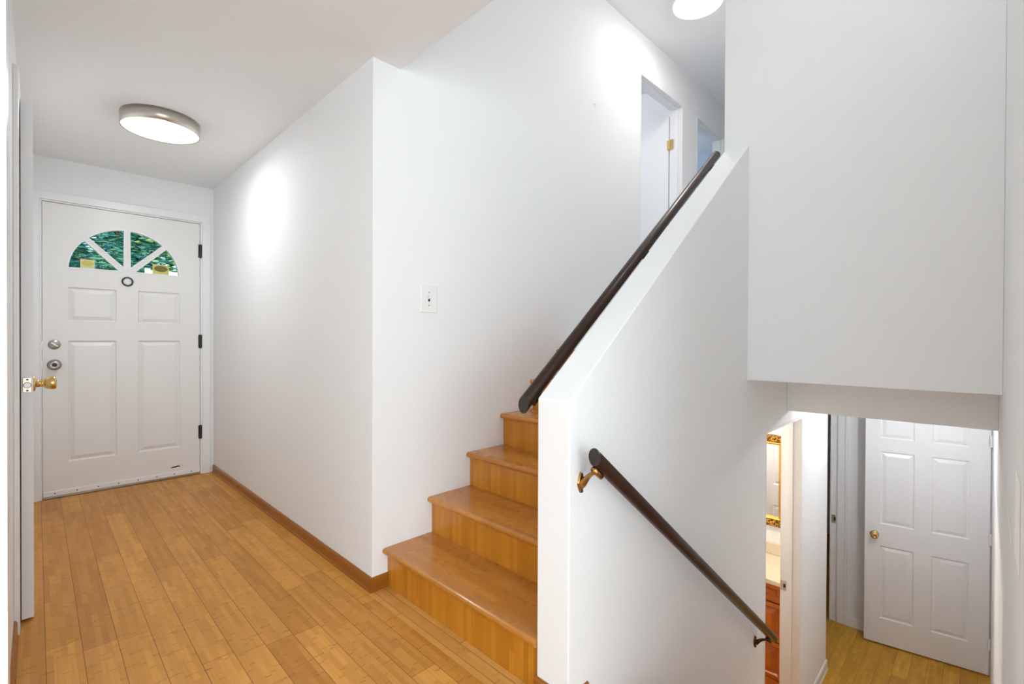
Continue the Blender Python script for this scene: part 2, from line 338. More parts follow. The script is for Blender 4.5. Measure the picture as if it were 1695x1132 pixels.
# ------------------------------------------------------------------ baseboards
def bb(name, pts, mat, label, h=.063, th=.013, z=0, white=False):
    """skirting along a polyline; pts run with the room on the left-hand side"""
    bm = bmesh.new(); prof = [(0, 0), (th, 0), (th, h*.12), (th*.75, h*.2), (th*.75, h*.86), (th*.35, h), (0, h)]
    P = [Vector((*p, 0)) for p in pts]; rings = []
    for i, p in enumerate(P):
        d0 = (P[i]-P[i-1]).normalized() if i else None; d1 = (P[i+1]-P[i]).normalized() if i < len(P)-1 else None
        n0 = Vector((-d0.y, d0.x, 0)) if d0 else None; n1 = Vector((-d1.y, d1.x, 0)) if d1 else None
        if n0 and n1:
            n = (n0+n1); n = n/(n.dot(n0))
        else: n = n0 or n1
        rings.append([bm.verts.new(p+n*a+Vector((0, 0, z+b))) for a, b in prof])
    k = len(prof)
    for a, b in zip(rings, rings[1:]):
        for i in range(k): bm.faces.new((a[i], a[(i+1) % k], b[(i+1) % k], b[i]))
    bm.faces.new(rings[0]); bm.faces.new(rings[-1][::-1])
    return struct(fin(name, bm, mat), label, 'baseboard')
bb('baseboard_right', [(R1-.002, YS), (XH, YS), (XH, YD)][::-1] if False else [(XH, YD-.018), (XH, YS), (R1-.001, YS)][::-1], M['base'], 'wooden baseboard along the right wall of the entry hall')
bb('baseboard_left', [(XL, 1.59), (XL, 2.53)][::-1], M['base'], 'wooden baseboard left of the open door with a brass knob')
bb('baseboard_dividing', [(1.20, YB), (XW, YB), (XW, YA+.004)][::-1] if False else [(XW, YA+.004), (XW, YB), (1.195, YB)][::-1], M['base'], 'wooden baseboard around the foot of the half wall')
bb('baseboard_lower', [(XO2+.004, YB), (XK, YB), (XK, 2.6)][::-1], M['trim'], 'white baseboard by the bathroom doorway', .085, .013, ZL)
bb('baseboard_lower_end', [(XF, .735), (XF, .866)], M['trim'], 'white baseboard left of the white panelled door', .085, .013, ZL)
bb('baseboard_far_room', [(7.42, .9), (7.42, 2.6)], M['trim'], 'white baseboard in the dark lower room', .085, .013, ZL)
# ------------------------------------------------------------------ stairs
def stairs(name, label, n, x0, z0, run, rise, y0, y1, direction=1):
    root = bpy.data.objects.new(name, None); COL.objects.link(root); root.location = (x0, (y0+y1)/2, z0)
    tag(root, label, 'staircase'); inv = Matrix.Translation(-root.location)
    for k in range(n):
        xr = x0+k*run; z = z0+direction*k*rise
        if direction > 0:
            r = boxo('riser', (xr, xr+.018, y0, y1, z, z+rise-.026), M['riser'])
            tz = z+rise; tx0, tx1 = xr-.027, xr+run if k < n-1 else xr+.06
        else:
            r = boxo('riser', (xr-.02, xr-.002, y0, y1, z-rise+.001, z-.026), M['riser'])
            tz = z-rise; tx0, tx1 = xr-.002, xr+run+.006
            if k == n-1: tx1 = None
        objs = [r]
        if tx1 is not None:
            bm = bmesh.new(); th = .026
            prof = []
            if direction > 0: prof = [(tx0+th/2*(1-math.sin(a)), tz-th/2+th/2*math.cos(a)) for a in [math.pi*i/8 for i in range(9)]]+[(tx1, tz-th), (tx1, tz)]
            else: prof = [(tx1-th/2*(1-math.sin(a)), tz-th/2+th/2*math.cos(a)) for a in [math.pi*i/8 for i in range(9)]]+[(tx0, tz-th), (tx0, tz)]
            A = [bm.verts.new((a, y0, b)) for a, b in prof]; B = [bm.verts.new((a, y1, b)) for a, b in prof]
            q = len(prof)
            for i in range(q): bm.faces.new((A[i], A[(i+1) % q], B[(i+1) % q], B[i]))
            bm.faces.new(A); bm.faces.new(B[::-1])
            objs.append(fin('tread', bm, M['tread']))
        for o in objs:
            o.data.transform(inv); o.parent = root
    return root
stairs('staircase_up', 'honey bamboo stairs going up beside the tall white wall', 6, R1, 0, RUN, RISE, YA+.001, YS-.001)
bpy.data.objects['staircase_up'].name = 'staircase'
stairs('staircase', 'bamboo stairs going down between the half wall and right wall', 8, 1.222, 0, .234, -ZL/8, YR+.001, YB-.001, -1)
# ------------------------------------------------------------------ panelled door leaves (local frame: x width, -y front, z up)
def raised(name, x0, x1, z0, z1, th, parent, mat, prof=((0, 0), (.007, .010), (.012, .011), (.034, .003), (.037, .002))):
    bm = bmesh.new()
    for side in (0, 1):
        rings = []
        for ins, dep in prof:
            y = dep if side == 0 else th-dep
            rings.append([bm.verts.new((a, y, b)) for a, b in ((x0+ins, z0+ins), (x1-ins, z0+ins), (x1-ins, z1-ins), (x0+ins, z1-ins))])
        for a, b in zip(rings, rings[1:]):
            for i in range(4): bm.faces.new((a[i], a[(i+1) % 4], b[(i+1) % 4], b[i]))
        bm.faces.new(rings[-1])
    return fin(name, bm, mat, parent)
def knob(parent, x, y, z, mat, scale=1, name='knob', length=.058, label=None):
    bm = bmesh.new(); s = scale
    lathe(bm, [(0, 0), (.032*s, 0), (.033*s, .004), (.024*s, .009), (.013*s, .011), (.012*s, .026), (.015*s, .029), (.024*s, .032), (.028*s, .040), (.0275*s, .05), (.022*s, length-.003), (.014*s, length), (.012*s, length-.002), (0, length-.002)], (x, y, z), (0, -1, 0))
    o = fin(name, bm, mat, parent, smooth=True)
    if label: o['label'] = label
    return o
def hinge(parent, x, y, z, mat, h=.09):
    bm = bmesh.new(); cyl(bm, (x, y, z-h/2), (x, y, z+h/2), .0065, n=12); box(bm, x-.003, x+.012, y, y+.004, z-h/2+.003, z+h/2-.003)
    box(bm, x-.014, x-.002, y+.002, y+.005, z-h/2+.003, z+h/2-.003)
    return fin('hinge', bm, mat, parent)
def leaf(name, w, h, th, holes, panels, mat, loc, rot, z0=.0):
    o = plate(name, [rect(0, w, z0, h)]+holes+[rect(*p) for p in panels], th, XZ(0), mat)
    o.location = loc; o.rotation_euler = (0, 0, rot)
    for p in panels: raised('panel', *p, th, o, mat)
    return o
# --- front door
DX = .0298; DW = .9134
def lx(x): return x-DX
cxw, czw, RW, hw = .481-DX, 1.583, .322, .017
def sector(i, R=RW, h=hw):
    a0, a1 = math.pi/4*i, math.pi/4*(i+1)
    # apex where the two offset lines meet
    m_ = (a0+a1)/2; ap = h/math.sin(math.pi/8)+.006
    pts = [(cxw+ap*math.cos(m_), czw+ap*math.sin(m_))]
    d = math.asin(h/R); n = 14
    for k in range(n+1):
        a = a0+d+(a1-a0-2*d)*k/n; pts.append((cxw+R*math.cos(a), czw+R*math.sin(a)))
    return pts
fp = [(lx(.1555), lx(.420), 1.222, 1.462), (lx(.5447), lx(.809), 1.219, 1.464), (lx(.1550), lx(.4205), .241, 1.087), (lx(.5447), lx(.8103), .241, 1.087)]
fd = leaf('door_1', DW, 2.035, .044, [sector(i) for i in range(4)], fp, M['door'], (DX, YD, 0), 0, z0=.012)
tag(fd, 'white panelled front door with a half-round fan window', 'door', kind='structure')
for i in range(4):
    s0 = sector(i, RW+.002, hw-.002)
    g = plate('window_pane', [s0], .004, XZ(.020), M['glass'], fd)
    # thin moulding around each pane
    a_ = sector(i, RW+.010, hw-.009); b_l = sector(i, RW-.002, hw+.002)
    plate('muntin', [a_, b_l], .004, XZ(-.003), M['trim'], fd, bevel=.001)
bm = bmesh.new(); lathe(bm, [(0, 0), (.033, 0), (.033, .004), (.029, .008), (0, .008)], (lx(.0888), 0, 1.0605), (0, -1, 0))
db = fin('deadbolt', bm, M['nickel'], fd, smooth=True)
bm = bmesh.new(); box(bm, lx(.0888)-.022, lx(.0888)+.022, -.022, -.008, 1.0605-.005, 1.0605+.005)
tt = fin('thumb_turn', bm, M['nickel'], db, bevel=.002)
tt.data.transform(Matrix.Translation((lx(.0888), 0, 1.0605)) @ Matrix.Rotation(math.radians(-35), 4, 'Y').inverted() @ Matrix.Translation((-lx(.0888), 0, -1.0605)))
kb = knob(fd, lx(.0888), 0, .921, M['nickel'], 1.12, label='nickel door knob')
bm = bmesh.new(); cyl(bm, (lx(.0888), -.054, .921), (lx(.0888), -.0575, .921), .011); fin('key_cylinder', bm, M['dark'], kb)
for z in (1.0605, .921):
    bm = bmesh.new(); box(bm, -.012, .001, -.001, .02, z-.03, z+.03); fin('strike_plate', bm, M['nickel'], fd)
for z in (1.815, 1.081, .344): hinge(fd, DW+.003, -.006, z, M['dark'], .112)
bm = bmesh.new(); lathe(bm, [(.026, 0), (.034, .001), (.035, .007), (.028, .010), (.026, .006)], (lx(.4825), 0, 1.527), (0, -1, 0)); kk = fin('viewer_ring', bm, M['black'], fd, smooth=True)
kk['label'] = 'black ring around the door viewer'
bm = bmesh.new(); lathe(bm, [(0, .004), (.014, .0065), (.0275, .003), (.0275, 0)], (lx(.4825), 0, 1.527), (0, -1, 0)); fin('viewer_lens', bm, M['lens'], fd, smooth=True)
sw = boxo('door_sweep', (.0, DW, -.010, 0, .018, .052), M['trim'], fd, bevel=.003)
boxo('sweep_rubber', (.0, DW, -.007, 0, .004, .018), M['nickel'], sw)
for i in range(8):
    x = .06+i*(DW-.12)/7; bm = bmesh.new(); cyl(bm, (x, -.0095, .035), (x, -.0115, .035), .004, n=10); fin('screw', bm, M['dark'], sw)
bm = bmesh.new()
for dx, dz, rr in ((0, 0, .011), (.012, .003, .010), (-.014, -.001, .009), (-.026, -.004, .006), (.022, .001, .008), (.036, .012, .003), (.045, .0, .0025)):
    for i in range(1):
        vs = [bm.verts.new((lx(.78)+dx+rr*1.3*math.cos(a)*random.uniform(.8, 1.1), -.0004, .088+dz+rr*.55*math.sin(a))) for a in [k*math.pi/5 for k in range(10)]]
        bm.faces.new(vs)
fin('scuff_mark', bm, M['black'], fd)
# jamb and casing of the front door
def casing_loop(x0, x1, top, w, ztop_extra=0): return [(x0-w, 0), (x0, 0), (x0, top), (x1, top), (x1, 0), (x1+w, 0), (x1+w, top+w), (x0-w, top+w)]
j = plate('trim_1', [casing_loop(.0275, .9465, 2.0385, .012)], .10, XZ(YD-.004), M['trim']); struct(j, 'white jamb around the front door', 'door frame')
c = plate('casing', [casing_loop(.018, .957, 2.048, .056)], .016, XZ(YD-.020), M['trim'], bevel=.004)
c.parent = j
st_ = plate('stop', [casing_loop(.040, .934, 2.026, .024)], .02, XZ(YD+.046), M['trim']); st_.parent = j; boxo('sill', (.0275, .9465, YD+.046, YD+.14, 0, .02), M['nickel'], j)
# window decals
def decal(nm, x0, x1, z0, z1, ang, mat, ink, label):
    bm = bmesh.new(); cx, cz = (x0+x1)/2, (z0+z1)/2; R_ = Matrix.Rotation(ang, 4, 'Y')
    box(bm, x0-cx, x1-cx, -.0006, 0, z0-cz, z1-cz); bmesh.ops.transform(bm, matrix=R_, verts=bm.verts)
    o = fin(nm, bm, mat); o.location = (cx, YD+.0185, cz)
    bm = bmesh.new(); a, b_ = (x1-x0)*.42, (z1-z0)*.32
    vs = [bm.verts.new((a*math.cos(t2), -.0012, .006+b_*math.sin(t2))) for t2 in [2*math.pi*k/28 for k in range(28)]]; bm.faces.new(vs)
    e_ = bmesh.ops.extrude_face_region(bm, geom=list(bm.faces)); bmesh.ops.translate(bm, verts=[v for v in e_['geom'] if isinstance(v, bmesh.types.BMVert)], vec=(0, .0005, 0))
    bmesh.ops.transform(bm, matrix=R_, verts=bm.verts); k = fin('oval_print', bm, ink, o)
    k['label'] = 'dark oval printed on the sticker'
    return tag(o, label, 'sticker', 'stickers on the fan window')
decal('window_sticker', .223, .300, 1.602, 1.668, 0, M['sheet2'], M['sheet'], 'pale faded sticker on the leftmost pane of the fan window')
decal('window_sticker', .636, .739, 1.604, 1.676, 0, M['sheet'], M['ink'], 'yellow sticker with a dark oval on the rightmost fan window pane')
# --- left door with brass knob, standing slightly open, latch edge to the camera
ang = math.radians(90+3.2)
ld = leaf('door_2', .755, 2.035, .034, [], [(.11, .33, .22, .83), (.425, .645, .22, .83), (.11, .33, 1.01, 1.63), (.425, .645, 1.01, 1.63)], M['trim'], (-.0075, 2.650, 0), ang, z0=.010)
# local x runs along +Y from the latch edge, local -y faces the hall (+X)
tag(ld, 'white door seen edge-on with a brass knob at the far left', 'door', kind='structure')
bm = bmesh.new(); lathe(bm, [(0, 0), (.031, 0), (.032, .004), (.026, .008), (.015, .010), (.0145, .024), (.016, .026), (.0135, .030), (.019, .034), (.024, .040), (.027, .060), (.0255, .067), (.019, .069), (.012, .067), (0, .067)], (.062, -.001, .925), (0, -1, 0))
k2 = fin('knob', bm, M['brass'], ld, smooth=True); k2['label'] = 'polished brass knob'
bm = bmesh.new(); lathe(bm, [(0, -.010), (.034, -.010), (.034, -.004), (0, -.004)], (.062, .033, .925), (0, 1, 0)); fin('rose', bm, M['brass'], ld)
lp = boxo('latch_plate', (-.002, .0005, .0045, .0295, .896, .953), M['plate'], ld, bevel=.001)
bm = bmesh.new(); cyl(bm, (-.0018, .017, .9245), (-.009, .017, .9245), .0085, n=20); fin('latch_bolt', bm, M['nickel'], lp)
bm = bmesh.new(); lathe(bm, [(.0095, 0), (.0115, 0), (.0115, .0008), (.0095, .0008)], (-.0018, .017, .9245), (-1, 0, 0)); fin('latch_ring', bm, M['dark'], lp)
for z in (.903, .946):
    bm = bmesh.new(); cyl(bm, (-.0018, .017, z), (-.0028, .017, z), .0036, n=14); fin('screw', bm, M['dark'], lp)
jj = plate('trim_2', [[(2.60, 0), (2.612, 0), (2.612, 2.04), (3.388, 2.04), (3.388, 0), (3.40, 0), (3.40, 2.052), (2.60, 2.052)]], .11, YZ(XL-.11), M['trim']); struct(jj, 'white frame of the doorway left of the front door', 'door frame')
cc = plate('casing', [[(2.535, 0), (2.596, 0), (2.596, 2.056), (3.404, 2.056), (3.404, 0), (3.465, 0), (3.465, 2.118), (2.535, 2.118)]], .016, YZ(XL), M['trim'], bevel=.003); cc.parent = jj
# --- six-panel door at the end of the lower hall
six = lambda o=0: [(a, b_, c0, d0) for a, b_ in ((.10, .325), (.435, .66)) for c0, d0 in ((.224, .835), (1.02, 1.632), (1.742, 1.925))]
hx, hy = 5.1335, -.045; fx, fy = 5.009, .718
la = math.atan2(fy-hy, fx-hx)
# local x starts at the free (left) edge and runs to the hinge; local -y faces the camera
cdoor = leaf('door_3', .766, 2.03, .034, [], [(.103, .323, c0, d0) for c0, d0 in ((.224, .837), (1.02, 1.632), (1.742, 1.925))]+[(.43, .65, c0, d0) for c0, d0 in ((.224, .837), (1.02, 1.632), (1.742, 1.925))],
             M['lowdoor'], (fx, fy, ZL), math.atan2(hy-fy, hx-fx), z0=.012)
tag(cdoor, 'white six-panel door at the end of the lower hall', 'door', kind='structure')
knob(cdoor, .066, 0, .925, M['brass'], .95, label='brass knob')
bm = bmesh.new(); lathe(bm, [(0, 0), (.03, 0), (.012, .01), (.012, .03), (.026, .036), (.026, .052), (0, .056)], (.03, .034, .925), (0, 1, 0)); fin('knob', bm, M['dark'], cdoor, smooth=True)
for z in (1.80, 1.05, .25): hinge(cdoor, .767, -.002, z, M['trim'], .09)
# --- casing, jamb and strike plate left of it
j4 = boxo('trim_3', (XF-.012, XF+.122, .948, 1.0, ZL, ZL+2.05), M['trim'], bevel=.003); struct(j4, 'white door jamb with a brass strike plate in the lower hall', 'door frame')
c4 = boxo('casing', (XF-.018, XF-.0005, .866, .947, ZL, ZL+2.11), M['trim'], bevel=.005); c4.parent = j4; c5 = boxo('back_band', (XF-.026, XF-.018, .866, .882, ZL, ZL+2.11), M['trim'], c4, bevel=.003); c6 = boxo('inner_band', (XF-.0215, XF-.018, .930, .940, ZL, ZL+2.11), M['trim'], c4, bevel=.0015)
s4 = boxo('stop', (XF-.022, XF-.012, .985, .996, ZL, ZL+2.05), M['cream'], bevel=.002); s4.parent = j4
sp = boxo('strike_plate', (XF-.0145, XF-.0118, .952, .984, -.555, -.482), M['plate'], j4)
boxo('strike_hole', (XF-.0150, XF-.0143, .954, .968, -.532, -.502), M['black'], sp)
# --- upper doorways (thin flush frames) and the open upper door
def upper_frame(nm, x0, x1, label):
    f_ = plate(nm, [[(x0-.001, ZUF), (x0+.012, ZUF), (x0+.012, ZHD-.012), (x1-.012, ZHD-.012), (x1-.012, ZUF), (x1+.001, ZUF), (x1+.001, ZHD+.001), (x0-.001, ZHD+.001)]], .118, XZ(YS-.003), M['trim'])
    s_ = plate('stop', [[(x0+.012, ZUF), (x0+.022, ZUF), (x0+.022, ZHD-.024), (x1-.024, ZHD-.024), (x1-.024, ZUF), (x1-.012, ZUF), (x1-.012, ZHD-.012), (x0+.012, ZHD-.012)]], .03, XZ(YS+.035), M['trim'])
    s_.parent = f_; struct(f_, label, 'door frame')
upper_frame('trim_4', 3.29, 4.02, 'white frame of the first upper doorway')
upper_frame('trim_5', 4.305, 4.955, 'white frame of the second upper doorway')
ud = leaf('door_4', .70, 2.06, .034, [], [], M['trim'], (4.002, YS+.118, ZUF+.005), math.radians(90), z0=.005)
ud.rotation_euler = (0, 0, math.radians(90)); ud.location = (4.040, YS+.125, ZUF+.003)
tag(ud, 'plain white door standing open inside the first upper doorway', 'door', kind='structure')
bm = bmesh.new(); cyl(bm, (-.008, .040, 1.755), (-.008, .040, 1.845), .006, n=14); box(bm, -.006, .012, .0345, .037, 1.757, 1.843); box(bm, -.045, -.010, .0375, .0395, 1.757, 1.843)
hg = fin('hinge', bm, M['brass'], ud); hg['label'] = 'brass hinge'
# --- bathroom doorway frame and its open door
jb = plate('trim_6', [[(XO1, ZL), (XO1+.014, ZL), (XO1+.014, ZO-.014), (XO2-.014, ZO-.014), (XO2-.014, ZL), (XO2, ZL), (XO2, ZO), (XO1, ZO)]], .124, XZ(YB), M['cream'])
struct(jb, 'cream painted bathroom door jamb with a brass strike plate', 'door frame')
s6 = boxo('stop', (XO2-.026, XO2-.0142, YB+.050, YB+.080, ZL, ZO-.014), M['cream'], jb)
sp = boxo('strike_plate', (XO2-.0165, XO2-.0135, YB+.085, YB+.1235, ZL+.86, ZL+.925), M['plate'], jb)
boxo('strike_hole', (XO2-.0172, XO2-.0163, YB+.090, YB+.104, ZL+.88, ZL+.905), M['black'], sp)
bd = leaf('door_5', .715, 2.02, .034, [], [(.10, .30, a, b_) for a, b_ in ((.22, .80), (1.02, 1.56), (1.70, 1.90))]+[(.41, .61, a, b_) for a, b_ in ((.22, .80), (1.02, 1.56), (1.70, 1.90))],
          M['lowdoor'], (2.835, YA+.006, ZL), math.radians(90), z0=.012)
tag(bd, 'white panelled bathroom door reflected in the gilt mirror', 'door', kind='structure')
# ------------------------------------------------------------------ handrails
def handrail(p0, p1, r, brackets, ywall, label, brm, chips=False):
    p0 = Vector(p0); p1 = Vector(p1); d = (p1-p0).normalized()
    root = bpy.data.objects.new('handrail', None); COL.objects.link(root); root.location = p0
    tag(root, label, 'handrail')
    L = lambda p: Vector(p)-p0
    bm = bmesh.new(); n = 28; q = d.to_track_quat('Z', 'Y'); rings = []
    L_ = (p1-p0).length
    def slant(v): return v-d*(v.x/d.x)          # plumb cut at the near end
    for s, rr in ((0, .94), (.002, 1), (L_-.004, 1), (L_, .9)):
        ring = [q @ Vector((r*rr*math.cos(2*math.pi*i/n), r*rr*math.sin(2*math.pi*i/n), 0)) for i in range(n)]
        rings.append([bm.verts.new(d*s+(slant(v) if s < .1 else v)) for v in ring])
    for a, b in zip(rings, rings[1:]):
        for i in range(n): bm.faces.new((a[i], a[(i+1) % n], b[(i+1) % n], b[i]))
    bm.faces.new(rings[-1])
    rail = fin('rail', bm, M['rail'], root, smooth=True)
    bm = bmesh.new(); ring = [slant(q @ Vector((r*.945*math.cos(2*math.pi*i/n), r*.945*math.sin(2*math.pi*i/n), 0))) for i in range(n)]
    A = [bm.verts.new(v+Vector((-.0006, 0, 0))) for v in ring]; B = [bm.verts.new(v+d*.004) for v in ring]
    for i in range(n): bm.faces.new((A[i], A[(i+1) % n], B[(i+1) % n], B[i]))
    bm.faces.new(A); bm.faces.new(B[::-1]); fin('end_grain', bm, M['railend'], root)
    if chips:
        for a0, a1, rr, s in ((-.5, .75, 1.01, .0), (2.2, 2.6, 1.0, -.0006)):
            bm = bmesh.new(); pr = None
            for k in range(13):
                a = a0+(a1-a0)*k/12; w = .0022*(.5+random.random())
                cur = [bm.verts.new(Vector((-.0009, 0, 0))+slant(q @ Vector((r*.93*math.cos(a), r*.93*math.sin(a), 0)))), bm.verts.new(d*w+slant(q @ Vector((r*1.012*math.cos(a), r*1.012*math.sin(a), 0))))]
                if pr: bm.faces.new((pr[0], pr[1], cur[1], cur[0]))
                pr = cur
            fin('paint_chip', bm, M['chip'], rail)
        for s, a in ((.35, .6), (.52, -.2), (.80, .3), (1.02, -.5), (1.35, .2)):
            bm = bmesh.new(); c0 = d*s+q @ Vector((r*.992*math.cos(a), r*.992*math.sin(a), 0)); lathe(bm, [(0, .001), (.003, 0.0006), (.0035, 0)], c0, q @ Vector((math.cos(a), math.sin(a), 0)), n=8)
            fin('paint_chip', bm, M['chip'], rail)
    sg = 1 if ywall > p0.y else -1
    for s, mt in zip(brackets, brm):
        c0 = p0+d*s
        dn = Vector((d.z, 0, -d.x)); dn = dn if dn.z < 0 else -dn      # down, square to the rail
        under = c0+dn*(r+.002)
        w = Vector((c0.x, ywall, c0.z-.070))
        bm = bmesh.new()
        # saddle
        sad = []
        cyl(bm, under-d*.024+dn*.006, under+d*.024+dn*.006, .009, n=14)
        box(bm, 0, 0.0001, 0, .0001, 0, .0001) if False else None
        # arm
        pts = []; P0 = under+dn*.006; P3 = w+Vector((0, -sg*.006, -.004)); P1 = P0+Vector((0, sg*.022, -.001)); P2 = P3+Vector((0, -sg*.022, .024))
        for k in range(9):
            tt2 = k/8; pts.append(P0*(1-tt2)**3+P1*3*tt2*(1-tt2)**2+P2*3*tt2**2*(1-tt2)+P3*tt2**3)
        tube(bm, pts, [.006, .0062, .0062, .0064, .007, .008, .0095, .0115, .0135], n=12)
        bmesh.ops.translate(bm, verts=bm.verts, vec=-p0)
        br = fin('bracket', bm, mt, root, smooth=True)
        # wall rosette: long pointed plate
        bm = bmesh.new(); fr, bk = [], []
        for k in range(24):
            a = 2*math.pi*k/24; rz = .032*abs(math.sin(a))**1.0*(1 if math.sin(a) > 0 else -1); rx = .016*math.cos(a)*(1-.45*abs(math.sin(a)))
            bk.append(bm.verts.new((w.x+rx, ywall-sg*.0002, w.z+rz))); fr.append(bm.verts.new((w.x+rx*.8, ywall-sg*.007, w.z+rz*.92)))
        for k in range(24): bm.faces.new((bk[k], bk[(k+1) % 24], fr[(k+1) % 24], fr[k]))
        bm.faces.new(fr); bm.faces.new(bk[::-1])
        bmesh.ops.translate(bm, verts=bm.verts, vec=-p0); fin('wall_plate', bm, mt, br)
        for dz in (-.025, .024):
            bm = bmesh.new(); lathe(bm, [(0, .004), (.004, .003), (.0055, 0)], w+Vector((0, -sg*.006, dz))-p0, (0, -sg, 0), n=10); fin('screw', bm, M['bronze'], br)
    return root
handrail((1.122, .785, .777), (2.763, .785, -.470), .0215, [.04, 1.985], YB, 'dark wooden handrail on the half wall following the stairs down', (M['oldbrass'], M['bronze']), True)
handrail((1.122, 1.066, .897), (2.672, 1.066, 2.142), .0225, [.06, .98, 1.88], YA, 'dark wooden handrail beside the half wall following the stairs up', (M['bronze'],)*3)
# ------------------------------------------------------------------ ceiling lights
def ceiling_light(loc, r, h, rim, dif, label, watts=0, color=(1, .9, .78), disk=0):
    root = bpy.data.objects.new('ceiling_light', None); COL.objects.link(root); root.location = loc; tag(root, label, 'ceiling light')
    bm = bmesh.new(); lathe(bm, [(r-.004, 0), (r, 0), (r, -h), (r-.004, -h), (r-.004, 0)], (0, 0, 0), (0, 0, 1), n=64); fin('rim', bm, rim, root, smooth=False)
    for p in root.children[0].data.polygons: p.use_smooth = abs(p.normal.z) < .5
    bm = bmesh.new(); lathe(bm, [(r-.0045, -h+.012), (r-.0045, -h+.003), (r*.9, -h-.002), (r*.5, -h-.006), (0, -h-.007)], (0, 0, 0), (0, 0, 1), n=64); fin('diffuser', bm, dif, root, smooth=True)
    bm = bmesh.new(); lathe(bm, [(0, -.003), (r-.02, -.003), (r-.02, 0)], (0, 0, 0), (0, 0, 1), n=48); fin('base_pan', bm, M['plastic'], root)
    if watts:
        d = bpy.data.lights.new('bulb', 'POINT'); d.energy = watts; d.color = color; d.shadow_soft_size = .02
        b_ = bpy.data.objects.new('bulb', d); COL.objects.link(b_); b_.parent = root; b_.location = (0, 0, -h-.03)
    if disk:
        d = bpy.data.lights.new('lit_panel', 'AREA'); d.energy = disk; d.color = color; d.shape = 'DISK'; d.size = 2*r*.93
        b_ = bpy.data.objects.new('lit_panel', d); COL.objects.link(b_); b_.parent = root; b_.location = (0, 0, -h-.009)
    return root
ceiling_light((.500, 3.295, ZC), .183, .068, M['brushed'], M['lit'], 'round lit ceiling light with a brushed nickel rim before the front door', 1.7, (.95, .98, 1), 7.2)
ceiling_light((3.220, 1.418, ZU), .166, .060, M['plastic'], M['lit2'], 'bright round ceiling light over the top of the stairs', 3.4, (1, .94, .90), 5.6)
ceiling_light((1.95, .42, ZU), .166, .060, M['plastic'], M['lit3'], 'added unseen ceiling light high over the stairs down', 9.5, (.90, .93, .93))  # fixture added out of view to light the stairwell walls
ceiling_light((4.1, .25, ZBOT), .15, .060, M['plastic'], M['lit3'], 'ceiling light of the lower hall', 17.5, (.93, .96, 1))
ceiling_light((3.45, 1.75, ZBOT), .15, .060, M['plastic'], M['litw'], 'warm ceiling light of the bathroom', 44, (1, .91, .78))
ceiling_light((5.0, 3.2, ZU), .15, .060, M['plastic'], M['lit'], 'added unseen ceiling light of the blue room', 25, (.9, .95, 1))  # unseen fixture, added to light the second upper room
ceiling_light((3.2, 3.4, ZU), .15, .060, M['plastic'], M['lit3'], 'added unseen ceiling light of the first upper room', 25, (.95, .95, 1))  # put in out of sight to light the first upper room
# ------------------------------------------------------------------ light switch
ls = boxo('light_switch', (-.047, .047, -.006, 0, -.0655, .0655), M['plastic'], bevel=.003); ls.location = (1.333, YS, 1.3035)
tag(ls, 'white toggle light switch on the tall white wall', 'light switch')
bm = bmesh.new(); box(bm, -.0052, .0052, -.0066, -.005, -.013, .013); fin('slot', bm, M['dark'], ls)
bm = bmesh.new(); box(bm, -.0045, .0045, -.018, -.005, -.004, .0075); tg = fin('toggle', bm, M['plastic'], ls, bevel=.001)
tg.rotation_euler = (math.radians(-20), 0, 0)
for z in (-.031, .031):
    bm = bmesh.new(); lathe(bm, [(0, .0015), (.003, .001), (.0034, 0)], (0, -.006, z), (0, -1, 0), n=12); fin('screw', bm, M['nickel'], ls)
# small bits left on the walls
bm = bmesh.new()
tube(bm, [(0, 0, 0), (0, -.012, -.002), (0, -.018, -.008), (0, -.014, -.016), (0, -.006, -.018)], [.0025]*5, 8); o = fin('wall_hook', bm, M['plastic'], smooth=True)
o.location = (2.683, YS, 2.712); tag(o, 'tiny white hook high on the tall white wall', 'hook')
bm = bmesh.new(); lathe(bm, [(0, 0), (.010, 0), (.008, .02), (.018, .03), (.018, .045), (0, .05)], (0, 0, 0), (-1, 0, 0), n=14); o = fin('wall_peg', bm, M['dark'], smooth=True)
o.location = (7.42, 1.500, .00-.80+.10); o.location.z = -.10-.46; tag(o, 'small dark knob on the far wall of the dark lower room', 'hook')
o.location = (7.42, 1.478, -.575)
# paint touch-up strokes on the right wall, window gloss coloured in as white
def patch(x0, x1, z0, z1, label):
    bm = bmesh.new(); pts = []
    for a, b in ((x0, z0), (x1, z0), (x1, z1), (x0, z1)):
        pts.append((a+random.uniform(-.01, .01), b+random.uniform(-.004, .004)))
    A = [bm.verts.new((a, YR+.0004, b)) for a, b in pts]; B = [bm.verts.new((a, YR+.0007, b)) for a, b in pts]
    for i in range(4): bm.faces.new((A[i], A[(i+1) % 4], B[(i+1) % 4], B[i]))
    bm.faces.new(B); bm.faces.new(A[::-1])
    tag(fin('paint_patch', bm, M['touch']), label, 'paint patch')
patch(1.29, 1.48, .665, .845, 'tall paint stroke, sheen coloured white, on the wall at the right edge')
patch(1.60, 2.15, .630, .650, 'short level paint stroke, sheen coloured white, left of the tall stroke')
